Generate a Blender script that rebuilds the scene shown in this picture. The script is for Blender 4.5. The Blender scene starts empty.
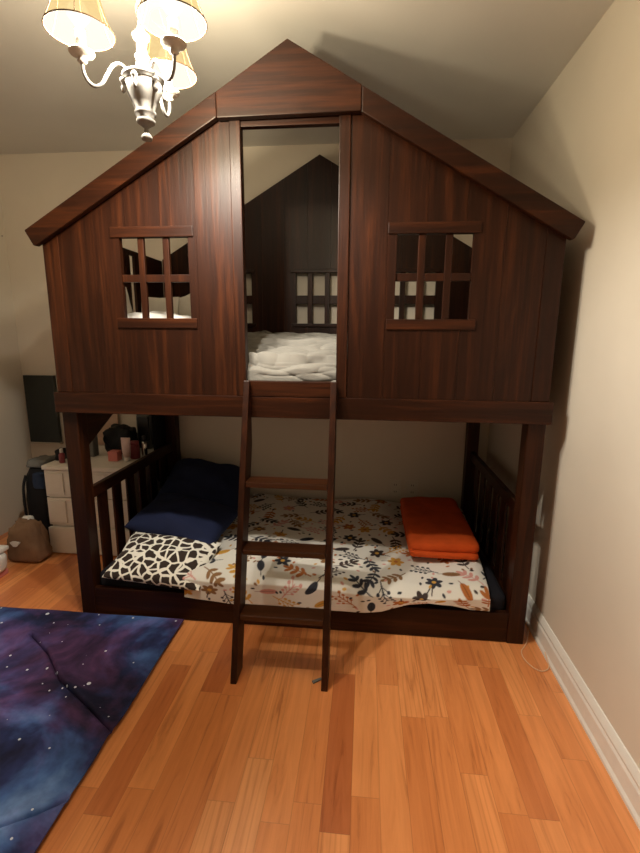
import bpy, bmesh, math, random
import numpy as np
from mathutils import Vector, Matrix, noise
random.seed(7)
sc = bpy.context.scene
COL = sc.collection

# ------------------------------------------------------------------ camera
def make_camera():
    cd = bpy.data.cameras.new('camera'); co = bpy.data.objects.new('camera', cd); COL.objects.link(co)
    cd.sensor_fit = 'HORIZONTAL'; cd.sensor_width = 36.0
    cd.lens = 460.0 * 36.0 / 640.0
    f = Vector((-0.09569779, 0.97572873, -0.19696543)); r = Vector((0.99506036, 0.09902003, 0.00706521)); u = r.cross(f)
    m = Matrix((r, u, -f)).transposed().to_4x4(); m.translation = (0.30134, -1.86536, 1.32531)
    co.matrix_world = m
    cd.clip_start = 0.02
    sc.camera = co
make_camera()

# ------------------------------------------------------------------ world, exposure, lamps
w = bpy.data.worlds.new('night'); sc.world = w; w.use_nodes = True
w.node_tree.nodes['Background'].inputs[0].default_value = (0.01, 0.012, 0.02, 1)
w.node_tree.nodes['Background'].inputs[1].default_value = 0.3
sc.view_settings.view_transform = 'Standard'; sc.view_settings.look = 'None'; sc.view_settings.gamma = 1.0
sc.view_settings.use_curve_mapping = False
sc.view_settings.exposure = 0.0
BULB_W = 60.0
BULB_COL = (1.0, 0.92, 0.79)
LAMP_C = Vector((-0.29, -0.576, 0)); ARM_R = 0.14; ARM_ANG = (86, 206, 326); BULB_Z = 2.078

# ------------------------------------------------------------------ material helpers
def newmat(name):
    m = bpy.data.materials.new(name); m.use_nodes = True
    nt = m.node_tree; b = nt.nodes['Principled BSDF']
    return m, nt, b
def N(nt, typ, **kw):
    n = nt.nodes.new(typ)
    for k, v in kw.items(): setattr(n, k, v)
    return n
def L(nt, a, b): nt.links.new(a, b)
def math_node(nt, op, a, b=None):
    n = N(nt, 'ShaderNodeMath', operation=op)
    for i, v in enumerate((a, b)):
        if v is None: continue
        if isinstance(v, (int, float)): n.inputs[i].default_value = v
        else: L(nt, v, n.inputs[i])
    return n.outputs[0]
def ramp(nt, fac, stops, interp='LINEAR'):
    r = N(nt, 'ShaderNodeValToRGB'); r.color_ramp.interpolation = interp
    e = r.color_ramp.elements
    while len(e) < len(stops): e.new(0.5)
    for i, (p, c) in enumerate(stops):
        e[i].position = p; e[i].color = (c[0], c[1], c[2], 1)
    L(nt, fac, r.inputs[0]); return r.outputs[0]
def mixc(nt, fac, a, b, mode='MIX'):
    n = N(nt, 'ShaderNodeMix', data_type='RGBA', blend_type=mode)
    for sock, v in ((n.inputs[0], fac), (n.inputs[6], a), (n.inputs[7], b)):
        if isinstance(v, (int, float)): sock.default_value = v
        elif isinstance(v, tuple): sock.default_value = (v[0], v[1], v[2], 1)
        else: L(nt, v, sock)
    return n.outputs[2]
def bump(nt, b, h, strength=0.2, dist=0.01):
    n = N(nt, 'ShaderNodeBump'); n.inputs['Strength'].default_value = strength; n.inputs['Distance'].default_value = dist
    L(nt, h, n.inputs['Height']); L(nt, n.outputs[0], b.inputs['Normal'])
def objcoord(nt, scale=(1, 1, 1)):
    t = N(nt, 'ShaderNodeTexCoord'); mp = N(nt, 'ShaderNodeMapping'); mp.inputs['Scale'].default_value = scale
    L(nt, t.outputs['Object'], mp.inputs[0]); return mp.outputs[0]
def nz(nt, vec, scale, detail=4, rough=0.55, dist=0.0):
    n = N(nt, 'ShaderNodeTexNoise'); n.inputs['Scale'].default_value = scale; n.inputs['Detail'].default_value = detail
    n.inputs['Roughness'].default_value = rough; n.inputs['Distortion'].default_value = dist
    L(nt, vec, n.inputs['Vector']); return n.outputs['Fac']
def plain(name, col, rough=0.6, var=0.12, scale=30, bstr=0.05, metal=0.0):
    m, nt, b = newmat(name)
    v = objcoord(nt); f = nz(nt, v, scale)
    c = ramp(nt, f, [(0.3, tuple(x * (1 - var) for x in col)), (0.7, tuple(min(1, x * (1 + var)) for x in col))])
    L(nt, c, b.inputs['Base Color']); b.inputs['Roughness'].default_value = rough; b.inputs['Metallic'].default_value = metal
    bump(nt, b, f, bstr, 0.004)
    return m
def wood(name, axis, dark, mid, light, rough=0.41, spec=0.24):
    """stained timber, grain running along axis"""
    m, nt, b = newmat(name)
    s = [26.0, 26.0, 26.0]; s[axis] = 1.3
    v = objcoord(nt, tuple(s))
    g = N(nt, 'ShaderNodeNewGeometry')
    off = N(nt, 'ShaderNodeVectorMath', operation='ADD'); sca = N(nt, 'ShaderNodeVectorMath', operation='SCALE')
    comb = N(nt, 'ShaderNodeCombineXYZ')
    for i in range(3): L(nt, g.outputs['Random Per Island'], comb.inputs[i])
    L(nt, comb.outputs[0], sca.inputs[0]); sca.inputs['Scale'].default_value = 57.0
    L(nt, v, off.inputs[0]); L(nt, sca.outputs[0], off.inputs[1])
    f1 = nz(nt, off.outputs[0], 1.0, 6, 0.62, 0.6)
    f2 = nz(nt, off.outputs[0], 3.7, 3, 0.6, 0.0)
    f = math_node(nt, 'ADD', math_node(nt, 'MULTIPLY', f1, 0.72), math_node(nt, 'MULTIPLY', f2, 0.28))
    f = math_node(nt, 'ADD', f, math_node(nt, 'MULTIPLY', math_node(nt, 'SUBTRACT', g.outputs['Random Per Island'], 0.5), 0.05))
    c = ramp(nt, f, [(0.24, dark), (0.51, mid), (0.80, light)])
    L(nt, c, b.inputs['Base Color'])
    b.inputs['Roughness'].default_value = rough
    b.inputs['Specular IOR Level'].default_value = spec
    bump(nt, b, f, 0.32, 0.004)
    return m
WD, WM, WL = (0.006, 0.0017, 0.0006), (0.022, 0.0056, 0.0016), (0.078, 0.0205, 0.0052)
W = [wood('stained_wood_x', 0, WD, WM, WL), wood('stained_wood_y', 1, WD, WM, WL), wood('stained_wood_z', 2, WD, WM, WL)]
W_RUNG = wood('lit_rung_wood', 0, (0.012, 0.004, 0.0015), (0.036, 0.011, 0.0035), (0.085, 0.027, 0.008), 0.28, 0.6)  # lighter, glossier stained wood; light on the rung tops put into its colour

def wall_paint(name, col):
    m, nt, b = newmat(name)
    v = objcoord(nt); f = nz(nt, v, 2.5, 3); g = nz(nt, v, 160, 2)
    c = ramp(nt, f, [(0.3, tuple(x * 0.97 for x in col)), (0.7, tuple(x * 1.03 for x in col))])
    L(nt, c, b.inputs['Base Color']); b.inputs['Roughness'].default_value = 0.55
    bump(nt, b, g, 0.06, 0.002)
    return m
M_WALL = wall_paint('beige_wall_paint', (0.655, 0.595, 0.50))
M_CEIL = wall_paint('ceiling_paint', (0.70, 0.685, 0.645))
M_TRIM = plain('white_trim_paint', (0.78, 0.77, 0.72), 0.35, 0.03)

def floor_mat():
    m, nt, b = newmat('oak_strip_floor')
    t = N(nt, 'ShaderNodeTexCoord'); sp = N(nt, 'ShaderNodeSeparateXYZ'); L(nt, t.outputs['Object'], sp.inputs[0])
    PW = 0.083
    xs = math_node(nt, 'DIVIDE', math_node(nt, 'ADD', sp.outputs[0], 10.0), PW)
    ix = math_node(nt, 'FLOOR', xs); fx = math_node(nt, 'FRACT', xs)
    wn = N(nt, 'ShaderNodeTexWhiteNoise', noise_dimensions='1D'); L(nt, ix, wn.inputs['W'])
    ys = math_node(nt, 'ADD', math_node(nt, 'DIVIDE', sp.outputs[1], 0.60), math_node(nt, 'MULTIPLY', wn.outputs[0], 17.0))
    iy = math_node(nt, 'FLOOR', ys); fy = math_node(nt, 'FRACT', ys)
    cb = N(nt, 'ShaderNodeCombineXYZ'); L(nt, ix, cb.inputs[0]); L(nt, iy, cb.inputs[1])
    wn2 = N(nt, 'ShaderNodeTexWhiteNoise', noise_dimensions='3D'); L(nt, cb.outputs[0], wn2.inputs['Vector'])
    base = ramp(nt, wn2.outputs['Value'], [(0.0, (0.50, 0.15, 0.047)), (0.12, (0.65, 0.225, 0.070)), (0.5, (0.74, 0.280, 0.092)), (0.85, (0.79, 0.320, 0.112)), (1.0, (0.82, 0.370, 0.145))])
    # grain, shifted per strip
    sv = N(nt, 'ShaderNodeCombineXYZ')
    L(nt, math_node(nt, 'ADD', math_node(nt, 'MULTIPLY', sp.outputs[0], 30.0), math_node(nt, 'MULTIPLY', wn2.outputs['Value'], 91.0)), sv.inputs[0])
    L(nt, math_node(nt, 'MULTIPLY', sp.outputs[1], 2.2), sv.inputs[1])
    g1 = nz(nt, sv.outputs[0], 0.85, 6, 0.62, 1.5)
    wv = N(nt, 'ShaderNodeTexWave', wave_type='BANDS', bands_direction='X'); wv.inputs['Scale'].default_value = 0.55
    wv.inputs['Distortion'].default_value = 14.0; wv.inputs['Detail'].default_value = 2.0; wv.inputs['Detail Scale'].default_value = 0.7
    L(nt, sv.outputs[0], wv.inputs['Vector'])
    gr = ramp(nt, g1, [(0.27, (0.42, 0.30, 0.22)), (0.43, (0.90, 0.85, 0.80)), (0.55, (1.0, 1.0, 1.0)), (0.75, (1.15, 1.17, 1.2))])
    c = mixc(nt, 0.75, base, gr, 'MULTIPLY')
    wr = ramp(nt, wv.outputs['Fac'], [(0.0, (0.72, 0.60, 0.50)), (0.35, (1, 1, 1)), (1.0, (1, 1, 1))])
    msk = math_node(nt, 'MULTIPLY', math_node(nt, 'GREATER_THAN', wn2.outputs['Value'], 0.72), 0.42)
    c = mixc(nt, msk, c, wr, 'MULTIPLY')
    # seams between strips
    ex = math_node(nt, 'MINIMUM', fx, math_node(nt, 'SUBTRACT', 1.0, fx))
    ey = math_node(nt, 'MULTIPLY', math_node(nt, 'MINIMUM', fy, math_node(nt, 'SUBTRACT', 1.0, fy)), 0.60 / PW)
    e = math_node(nt, 'MINIMUM', ex, ey)
    seam = N(nt, 'ShaderNodeMapRange'); seam.inputs[1].default_value = 0.0; seam.inputs[2].default_value = 0.022
    L(nt, e, seam.inputs[0])
    c = mixc(nt, seam.outputs[0], mixc(nt, 0.3, c, (0.12, 0.04, 0.012)), c)
    L(nt, c, b.inputs['Base Color'])
    b.inputs['Roughness'].default_value = 0.30
    b.inputs['Coat Weight'].default_value = 0.35; b.inputs['Coat Roughness'].default_value = 0.18
    bump(nt, b, seam.outputs[0], 0.25, 0.001)
    return m
M_FLOOR = floor_mat()

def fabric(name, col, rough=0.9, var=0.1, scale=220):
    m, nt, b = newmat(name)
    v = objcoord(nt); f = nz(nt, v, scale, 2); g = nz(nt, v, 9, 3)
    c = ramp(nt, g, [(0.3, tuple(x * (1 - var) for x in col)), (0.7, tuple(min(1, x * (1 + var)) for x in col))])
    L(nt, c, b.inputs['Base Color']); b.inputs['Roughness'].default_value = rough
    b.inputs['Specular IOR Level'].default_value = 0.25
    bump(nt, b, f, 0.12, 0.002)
    return m
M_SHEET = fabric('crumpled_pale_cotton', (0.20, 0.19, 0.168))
M_WHITEFAB = fabric('white_cotton', (0.72, 0.70, 0.66))
M_NAVY = fabric('navy_cotton', (0.012, 0.018, 0.055))
M_ORANGE = fabric('orange_fleece', (0.62, 0.085, 0.012), var=0.15)
M_DARKMAT = fabric('dark_mattress_cover', (0.010, 0.010, 0.015))
M_BLACKFAB = fabric('black_nylon', (0.004, 0.0045, 0.007), 0.6)
M_BROWNBAG = fabric('brown_bag_cloth', (0.20, 0.115, 0.065), 0.8, 0.2, 60)
M_GREYFAB = fabric('grey_cloth', (0.16, 0.16, 0.15))

def giraffe_mat():
    m, nt, b = newmat('giraffe_print_cotton')
    v = objcoord(nt); n = N(nt, 'ShaderNodeTexNoise'); n.inputs['Scale'].default_value = 14
    L(nt, v, n.inputs['Vector'])
    ad = N(nt, 'ShaderNodeVectorMath', operation='MULTIPLY_ADD'); L(nt, n.outputs['Color'], ad.inputs[0]); ad.inputs[1].default_value = (0.03, 0.03, 0.03); L(nt, v, ad.inputs[2])
    vo = N(nt, 'ShaderNodeTexVoronoi', feature='DISTANCE_TO_EDGE'); vo.inputs['Scale'].default_value = 21; vo.inputs['Randomness'].default_value = 0.85
    L(nt, ad.outputs[0], vo.inputs['Vector'])
    c = ramp(nt, vo.outputs['Distance'], [(0.0, (0.80, 0.78, 0.70)), (0.085, (0.80, 0.78, 0.70)), (0.115, (0.028, 0.016, 0.011))])
    L(nt, c, b.inputs['Base Color']); b.inputs['Roughness'].default_value = 0.9
    return m
M_GIRAFFE = giraffe_mat()

def print_pillow_mat():
    m, nt, b = newmat('pale_printed_pillowcase')
    v = objcoord(nt); vo = N(nt, 'ShaderNodeTexVoronoi', feature='F1'); vo.inputs['Scale'].default_value = 11; L(nt, v, vo.inputs['Vector'])
    f = nz(nt, v, 24, 2)
    d = math_node(nt, 'ADD', vo.outputs['Distance'], math_node(nt, 'MULTIPLY', f, 0.4))
    c = ramp(nt, d, [(0.26, (0.22, 0.14, 0.11)), (0.36, (0.66, 0.61, 0.53)), (0.75, (0.74, 0.70, 0.62))])
    L(nt, c, b.inputs['Base Color']); b.inputs['Roughness'].default_value = 0.9
    return m
M_PRINTP = print_pillow_mat()

def galaxy_mat():
    m, nt, b = newmat('galaxy_print_cloth')
    v = objcoord(nt)
    n1 = nz(nt, v, 2.6, 5, 0.55, 0.5)
    off = N(nt, 'ShaderNodeVectorMath', operation='ADD'); L(nt, v, off.inputs[0]); off.inputs[1].default_value = (7.3, 2.1, 0)
    n2 = nz(nt, off.outputs[0], 3.2, 5, 0.6, 0.8)
    n3 = nz(nt, v, 11, 4, 0.6)
    c1 = ramp(nt, n1, [(0.42, (0.012, 0.012, 0.034)), (0.50, (0.024, 0.034, 0.11)), (0.60, (0.060, 0.125, 0.32)), (0.72, (0.14, 0.25, 0.50))])
    c2 = ramp(nt, n2, [(0.45, (0.0, 0.0, 0.0)), (0.58, (0.045, 0.014, 0.040)), (0.72, (0.11, 0.038, 0.085))])
    c = mixc(nt, 1.0, c1, c2, 'ADD')
    c = mixc(nt, 0.6, c, ramp(nt, n3, [(0.3, (0.5, 0.5, 0.55)), (0.7, (1.6, 1.6, 1.6))]), 'MULTIPLY')
    for sc_, th in ((9.0, 0.075), (24.0, 0.095)):
        vo = N(nt, 'ShaderNodeTexVoronoi', feature='F1'); vo.inputs['Scale'].default_value = sc_; L(nt, v, vo.inputs['Vector'])
        hs = N(nt, 'ShaderNodeSeparateColor'); L(nt, vo.outputs['Color'], hs.inputs[0])
        r = math_node(nt, 'MULTIPLY', math_node(nt, 'MAXIMUM', math_node(nt, 'SUBTRACT', hs.outputs[0], 0.18), 0.0), th * 1.9)
        st = math_node(nt, 'LESS_THAN', vo.outputs['Distance'], r)
        c = mixc(nt, st, c, (0.62, 0.66, 0.75))
    L(nt, c, b.inputs['Base Color']); b.inputs['Roughness'].default_value = 0.75
    b.inputs['Specular IOR Level'].default_value = 0.15
    bump(nt, b, nz(nt, v, 6, 3), 0.35, 0.02)
    return m
M_GALAXY = galaxy_mat()

def vcol_mat(name):
    m, nt, b = newmat(name)
    a = N(nt, 'ShaderNodeAttribute'); a.attribute_name = 'print'
    v = objcoord(nt); f = nz(nt, v, 260, 2)
    c = mixc(nt, 0.10, a.outputs['Color'], ramp(nt, f, [(0.3, (0.6, 0.6, 0.6)), (0.7, (1, 1, 1))]), 'MULTIPLY')
    L(nt, c, b.inputs['Base Color']); b.inputs['Roughness'].default_value = 0.9
    bump(nt, b, f, 0.1, 0.002)
    return m
M_FLORAL = vcol_mat('floral_print_cotton')

def wicker_mat():
    m, nt, b = newmat('white_woven_drawer')
    v = objcoord(nt); a = N(nt, 'ShaderNodeTexWave', wave_type='BANDS', bands_direction='Z'); a.inputs['Scale'].default_value = 45; a.inputs['Distortion'].default_value = 1.5
    L(nt, v, a.inputs['Vector'])
    c = ramp(nt, a.outputs['Fac'], [(0.0, (0.68, 0.63, 0.55)), (0.5, (0.80, 0.76, 0.69)), (1, (0.84, 0.80, 0.73))])
    L(nt, c, b.inputs['Base Color']); b.inputs['Roughness'].default_value = 0.6
    bump(nt, b, a.outputs['Fac'], 0.1, 0.002)
    return m
M_CHEST = wicker_mat()
M_CREAM_DIM = plain('cream_enamel_dimmed', (0.22, 0.205, 0.18), 0.7, 0.15, 40)  # the chandelier's enamel, darkened to offset the glare of its bulbs
M_CUP = plain('cream_enamel_lit', (0.62, 0.58, 0.50), 0.42, 0.1, 40)  # same enamel kept brighter, ambient light on the cups put into its colour
M_CHAIN = plain('aged_cream_metal', (0.42, 0.36, 0.25), 0.35, 0.1, 60, metal=0.4)
M_DARKPANEL = plain('dark_panel', (0.012, 0.016, 0.013), 0.35, 0.1, 20)
M_PALE = plain('pale_frame', (0.45, 0.40, 0.32), 0.5, 0.05)
M_OUTLET = plain('outlet_plastic', (0.66, 0.62, 0.53), 0.35, 0.02)
M_BLACK = plain('black_plastic', (0.01, 0.01, 0.012), 0.4, 0.1)
M_PINK = plain('pink_card', (0.62, 0.20, 0.17), 0.55, 0.06)
M_TUBE = plain('pale_pink_tube', (0.62, 0.46, 0.43), 0.35, 0.06)
M_RED = plain('dark_pink_plastic', (0.24, 0.035, 0.045), 0.4, 0.1)
M_GREENGREY = plain('green_grey_plastic', (0.055, 0.065, 0.058), 0.45, 0.08)
M_PEACH = plain('peach_lit_wall', (0.52, 0.36, 0.27), 0.7, 0.06)  # tone of the back wall where light reaches it
M_CHROME = plain('shiny_metal', (0.6, 0.58, 0.54), 0.18, 0.03, metal=1.0)
M_WHITEPL = plain('white_plastic', (0.70, 0.68, 0.64), 0.4, 0.03)
M_CABLE = plain('pale_cable', (0.78, 0.52, 0.33), 0.45, 0.03)
M_BLUEPATCH = fabric('blue_pocket_cloth', (0.02, 0.032, 0.065))

def shade_mat():
    m = bpy.data.materials.new('yellow_lamp_shade'); m.use_nodes = True; nt = m.node_tree
    nt.nodes.clear(); out = N(nt, 'ShaderNodeOutputMaterial')
    v = objcoord(nt, (1, 1, 1)); f = nz(nt, v, 60, 3)
    col = ramp(nt, f, [(0.3, (0.95, 0.62, 0.17)), (0.7, (1.0, 0.70, 0.23))])
    em = N(nt, 'ShaderNodeEmission'); L(nt, col, em.inputs[0]); em.inputs[1].default_value = 0.85
    # the inside of the lit shade is pale and brighter than its cloth outside
    em2 = N(nt, 'ShaderNodeEmission'); em2.inputs[0].default_value = (1.0, 0.93, 0.80, 1); em2.inputs[1].default_value = 1.5
    g = N(nt, 'ShaderNodeNewGeometry'); ms = N(nt, 'ShaderNodeMixShader')
    L(nt, g.outputs['Backfacing'], ms.inputs[0]); L(nt, em.outputs[0], ms.inputs[1]); L(nt, em2.outputs[0], ms.inputs[2])
    tr = N(nt, 'ShaderNodeBsdfTransparent'); tr.inputs[0].default_value = (0.98, 0.89, 0.70, 1)
    mx = N(nt, 'ShaderNodeMixShader'); mx.inputs[0].default_value = 0.30
    L(nt, ms.outputs[0], mx.inputs[1]); L(nt, tr.outputs[0], mx.inputs[2]); L(nt, mx.outputs[0], out.inputs[0])
    return m
M_SHADE = shade_mat()
def bulb_mat():
    m = bpy.data.materials.new('lit_bulb_glass'); m.use_nodes = True; nt = m.node_tree
    nt.nodes.clear(); out = N(nt, 'ShaderNodeOutputMaterial'); em = N(nt, 'ShaderNodeEmission')
    em.inputs[0].default_value = (1, 0.9, 0.72, 1); em.inputs[1].default_value = 2.5
    tr = N(nt, 'ShaderNodeBsdfTransparent'); mx = N(nt, 'ShaderNodeMixShader'); mx.inputs[0].default_value = 0.85
    L(nt, em.outputs[0], mx.inputs[1]); L(nt, tr.outputs[0], mx.inputs[2]); L(nt, mx.outputs[0], out.inputs[0])
    return m
M_BULB = bulb_mat()
M_SEAM = plain('shade_trim_braid', (0.10, 0.05, 0.015), 0.8, 0.1)

# ------------------------------------------------------------------ geometry helpers
def add_box(bm, x0, x1, y0, y1, z0, z1, bev=0.0):
    vs = [bm.verts.new(p) for p in ((x0, y0, z0), (x1, y0, z0), (x1, y1, z0), (x0, y1, z0), (x0, y0, z1), (x1, y0, z1), (x1, y1, z1), (x0, y1, z1))]
    fs = [bm.faces.new([vs[i] for i in q]) for q in ((0, 3, 2, 1), (4, 5, 6, 7), (0, 1, 5, 4), (1, 2, 6, 5), (2, 3, 7, 6), (3, 0, 4, 7))]
    if bev > 0:
        es = {e for f in fs for e in f.edges}
        bmesh.ops.bevel(bm, geom=list(es), offset=bev, segments=2, profile=0.6, affect='EDGES', clamp_overlap=True)
def add_prism(bm, poly, axis, a0, a1, bev=0.0):
    """poly: 2-D outline; axis: the extrusion axis; the outline fills the two others in x,y,z order"""
    def P(q, a):
        v = list(q); v.insert(axis, a); return v
    A = [bm.verts.new(P(q, a0)) for q in poly]; B = [bm.verts.new(P(q, a1)) for q in poly]
    fs = [bm.faces.new(A), bm.faces.new(B[::-1])]
    n = len(poly)
    for i in range(n): fs.append(bm.faces.new((A[i], B[i], B[(i + 1) % n], A[(i + 1) % n])))
    bmesh.ops.recalc_face_normals(bm, faces=fs)
    if bev > 0:
        es = {e for f in fs for e in f.edges}
        bmesh.ops.bevel(bm, geom=list(es), offset=bev, segments=2, profile=0.6, affect='EDGES', clamp_overlap=True)
def add_lathe(bm, prof, cx, cy, seg=28, cap=True):
    rings = []
    for r, z in prof:
        rings.append([bm.verts.new((cx + r * math.cos(2 * math.pi * k / seg), cy + r * math.sin(2 * math.pi * k / seg), z)) for k in range(seg)])
    fs = []
    for a, b_ in zip(rings, rings[1:]):
        for k in range(seg): fs.append(bm.faces.new((a[k], a[(k + 1) % seg], b_[(k + 1) % seg], b_[k])))
    if cap:
        fs.append(bm.faces.new(rings[0][::-1])); fs.append(bm.faces.new(rings[-1]))
        bmesh.ops.recalc_face_normals(bm, faces=fs)
def smooth_path(pts, n=8):
    out = []; P = [Vector(p) for p in pts]
    for i in range(len(P) - 1):
        p0 = P[max(i - 1, 0)]; p1 = P[i]; p2 = P[i + 1]; p3 = P[min(i + 2, len(P) - 1)]
        for k in range(n):
            t = k / n
            out.append(0.5 * ((2 * p1) + (p2 - p0) * t + (2 * p0 - 5 * p1 + 4 * p2 - p3) * t * t + (3 * p1 - p0 - 3 * p2 + p3) * t ** 3))
    out.append(P[-1]); return out
def add_tube(bm, pts, r, seg=10, closed=False):
    P = [Vector(p) for p in pts]; n = len(P); rings = []
    up = Vector((0, 0, 1)); prev = None
    for i in range(n):
        if closed: t = (P[(i + 1) % n] - P[i - 1]).normalized()
        else: t = (P[min(i + 1, n - 1)] - P[max(i - 1, 0)]).normalized()
        if prev is None:
            a = t.orthogonal().normalized()
        else:
            a = (prev - t * prev.dot(t)).normalized()
        prev = a; b_ = t.cross(a)
        rr = r(i / (n - 1)) if callable(r) else r
        rings.append([bm.verts.new(P[i] + a * rr * math.cos(2 * math.pi * k / seg) + b_ * rr * math.sin(2 * math.pi * k / seg)) for k in range(seg)])
    pairs = list(zip(rings, rings[1:])) + ([(rings[-1], rings[0])] if closed else [])
    fs = []
    for a, b_ in pairs:
        for k in range(seg): fs.append(bm.faces.new((a[k], a[(k + 1) % seg], b_[(k + 1) % seg], b_[k])))
    if not closed:
        fs.append(bm.faces.new(rings[0][::-1])); fs.append(bm.faces.new(rings[-1]))
    bmesh.ops.recalc_face_normals(bm, faces=fs)
def add_grid(bm, nu, nv, fn):
    g = [[bm.verts.new(fn(i / nu, j / nv)) for i in range(nu + 1)] for j in range(nv + 1)]
    for j in range(nv):
        for i in range(nu): bm.faces.new((g[j][i], g[j][i + 1], g[j + 1][i + 1], g[j + 1][i]))
def add_pillow(bm, sx, sy, th, M, n=26, sag=0.0, seed=0, pw=0.42):
    """a stuffed case: two sheets that meet in a seam, wrinkled"""
    def sheet(sgn):
        G = []
        for j in range(n + 1):
            row = []
            for i in range(n + 1):
                u = 2 * i / n - 1; v = 2 * j / n - 1
                u2 = math.sin(u * math.pi / 2); v2 = math.sin(v * math.pi / 2)
                pin = 1 - 0.07 * (abs(u2) ** 2 * (1 - abs(v2)) + 0) ; pin2 = 1 - 0.07 * (abs(v2) ** 2 * (1 - abs(u2)))
                h = max(0.0, (1 - u2 ** 2) * (1 - v2 ** 2)) ** pw
                wr = noise.noise(Vector((u2 * 2.2 + seed, v2 * 2.2, seed * 1.7))) * 0.16 + noise.noise(Vector((u2 * 5 + seed, v2 * 5, 3.1))) * 0.07
                z = sgn * th / 2 * h * (1 + wr * 1.6) - sag * (u2 ** 2) * 0.5
                row.append(Vector((u2 * sx / 2 * pin, v2 * sy / 2 * pin2, z)))
            G.append(row)
        return G
    T = sheet(1); B = sheet(-1)
    tv = [[bm.verts.new(M @ p) for p in row] for row in T]
    bv = [[tv[j][i] if (i in (0, n) or j in (0, n)) else bm.verts.new(M @ B[j][i]) for i in range(n + 1)] for j in range(n + 1)]
    for j in range(n):
        for i in range(n):
            bm.faces.new((tv[j][i], tv[j][i + 1], tv[j + 1][i + 1], tv[j + 1][i]))
            bm.faces.new((bv[j][i], bv[j + 1][i], bv[j + 1][i + 1], bv[j][i + 1]))
def TR(loc, rx=0, ry=0, rz=0):
    return Matrix.Translation(Vector(loc)) @ Matrix.Rotation(math.radians(rz), 4, 'Z') @ Matrix.Rotation(math.radians(ry), 4, 'Y') @ Matrix.Rotation(math.radians(rx), 4, 'X')

# ------------------------------------------------------------------ object helpers
def base_of(o):
    while o.parent: o = o.parent
    return o.location
def obj(name, bm, mat, parent=None, smooth=False, origin=None, label=None, solid=0.0, soff=0.0, subsurf=0):
    """links the bmesh (built in room coordinates) as ONE mesh object"""
    b = base_of(parent) if parent else (Vector(origin) if origin else None)
    if b is None:
        c = [v.co for v in bm.verts]
        b = Vector(((min(p.x for p in c) + max(p.x for p in c)) / 2, (min(p.y for p in c) + max(p.y for p in c)) / 2, min(p.z for p in c)))
    b = Vector(b)
    bmesh.ops.translate(bm, verts=bm.verts, vec=-b)
    me = bpy.data.meshes.new(name); bm.to_mesh(me); bm.free()
    me.materials.append(mat)
    if smooth:
        me.polygons.foreach_set('use_smooth', [True] * len(me.polygons))
    o = bpy.data.objects.new(name, me); COL.objects.link(o)
    if parent: o.parent = parent
    else: o.location = b
    if label: o['label'] = label
    if subsurf:
        s = o.modifiers.new('subsurf', 'SUBSURF'); s.levels = subsurf; s.render_levels = subsurf
    if solid:
        s = o.modifiers.new('solid', 'SOLIDIFY'); s.thickness = solid; s.offset = soff
    return o
def thing(name, label, cat, loc, group=None):
    o = bpy.data.objects.new(name, None); COL.objects.link(o); o.location = loc; o.empty_display_size = 0.1
    o['label'] = label; o['category'] = cat
    if group: o['group'] = group
    return o
def tag(o, label, cat, group=None):
    o['label'] = label; o['category'] = cat
    if group: o['group'] = group
    return o
def struct(name, bm, mat, label):
    o = obj(name, bm, mat, origin=(0, 0, 0)); o['kind'] = 'structure'; o['label'] = label; o['category'] = name.split('_')[0]
    return o
def box_obj(name, dims, mat, parent=None, bev=0.002, **kw):
    bm = bmesh.new(); add_box(bm, *dims, bev); return obj(name, bm, mat, parent, **kw)
def prism_obj(name, poly, axis, a0, a1, mat, parent=None, bev=0.002, **kw):
    bm = bmesh.new(); add_prism(bm, poly, axis, a0, a1, bev); return obj(name, bm, mat, parent, **kw)

# ------------------------------------------------------------------ the room
XL, XR, YB, YF, H = -2.08, 1.10, 1.126, -3.9, 2.43
struct('floor', (lambda b: (add_box(b, XL - .1, XR + .1, YF - .1, YB + .1, -0.1, 0), b)[1])(bmesh.new()), M_FLOOR, 'orange oak strip floor running away from the camera')
struct('ceiling', (lambda b: (add_box(b, XL - .1, XR + .1, YF - .1, YB + .1, H, H + .1), b)[1])(bmesh.new()), M_CEIL, 'plain off-white ceiling')
struct('wall_back', (lambda b: (add_box(b, XL - .1, XR + .1, YB, YB + .1, 0, H), b)[1])(bmesh.new()), M_WALL, 'beige wall behind the bunk bed')
struct('wall_right', (lambda b: (add_box(b, XR, XR + .1, YF, YB, 0, H), b)[1])(bmesh.new()), M_WALL, 'beige wall to the right of the bunk bed')
struct('wall_left', (lambda b: (add_box(b, XL - .1, XL, YF, YB, 0, H), b)[1])(bmesh.new()), M_WALL, 'beige wall at the left edge of the photo')
struct('wall_front', (lambda b: (add_box(b, XL - .1, XR + .1, YF - .1, YF, 0, H), b)[1])(bmesh.new()), M_WALL, 'beige wall behind the camera')
BP = [(0, 0), (0.020, 0), (0.020, 0.012), (0.014, 0.022), (0.014, 0.078), (0.010, 0.088), (0.013, 0.100), (0.009, 0.112), (0.004, 0.125), (0, 0.127)]
def baseboard(side, poly, axis, a0, a1, lab):
    bm = bmesh.new(); add_prism(bm, poly, axis, a0, a1); struct('baseboard_' + side, bm, M_TRIM, lab)
baseboard('right', [(XR - d, z) for d, z in BP], 1, YF, YB, 'white moulded baseboard along the right wall')
baseboard('back', [(YB - d, z) for d, z in BP], 0, -1.0, XR - .02, 'white moulded baseboard behind the bed')

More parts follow.
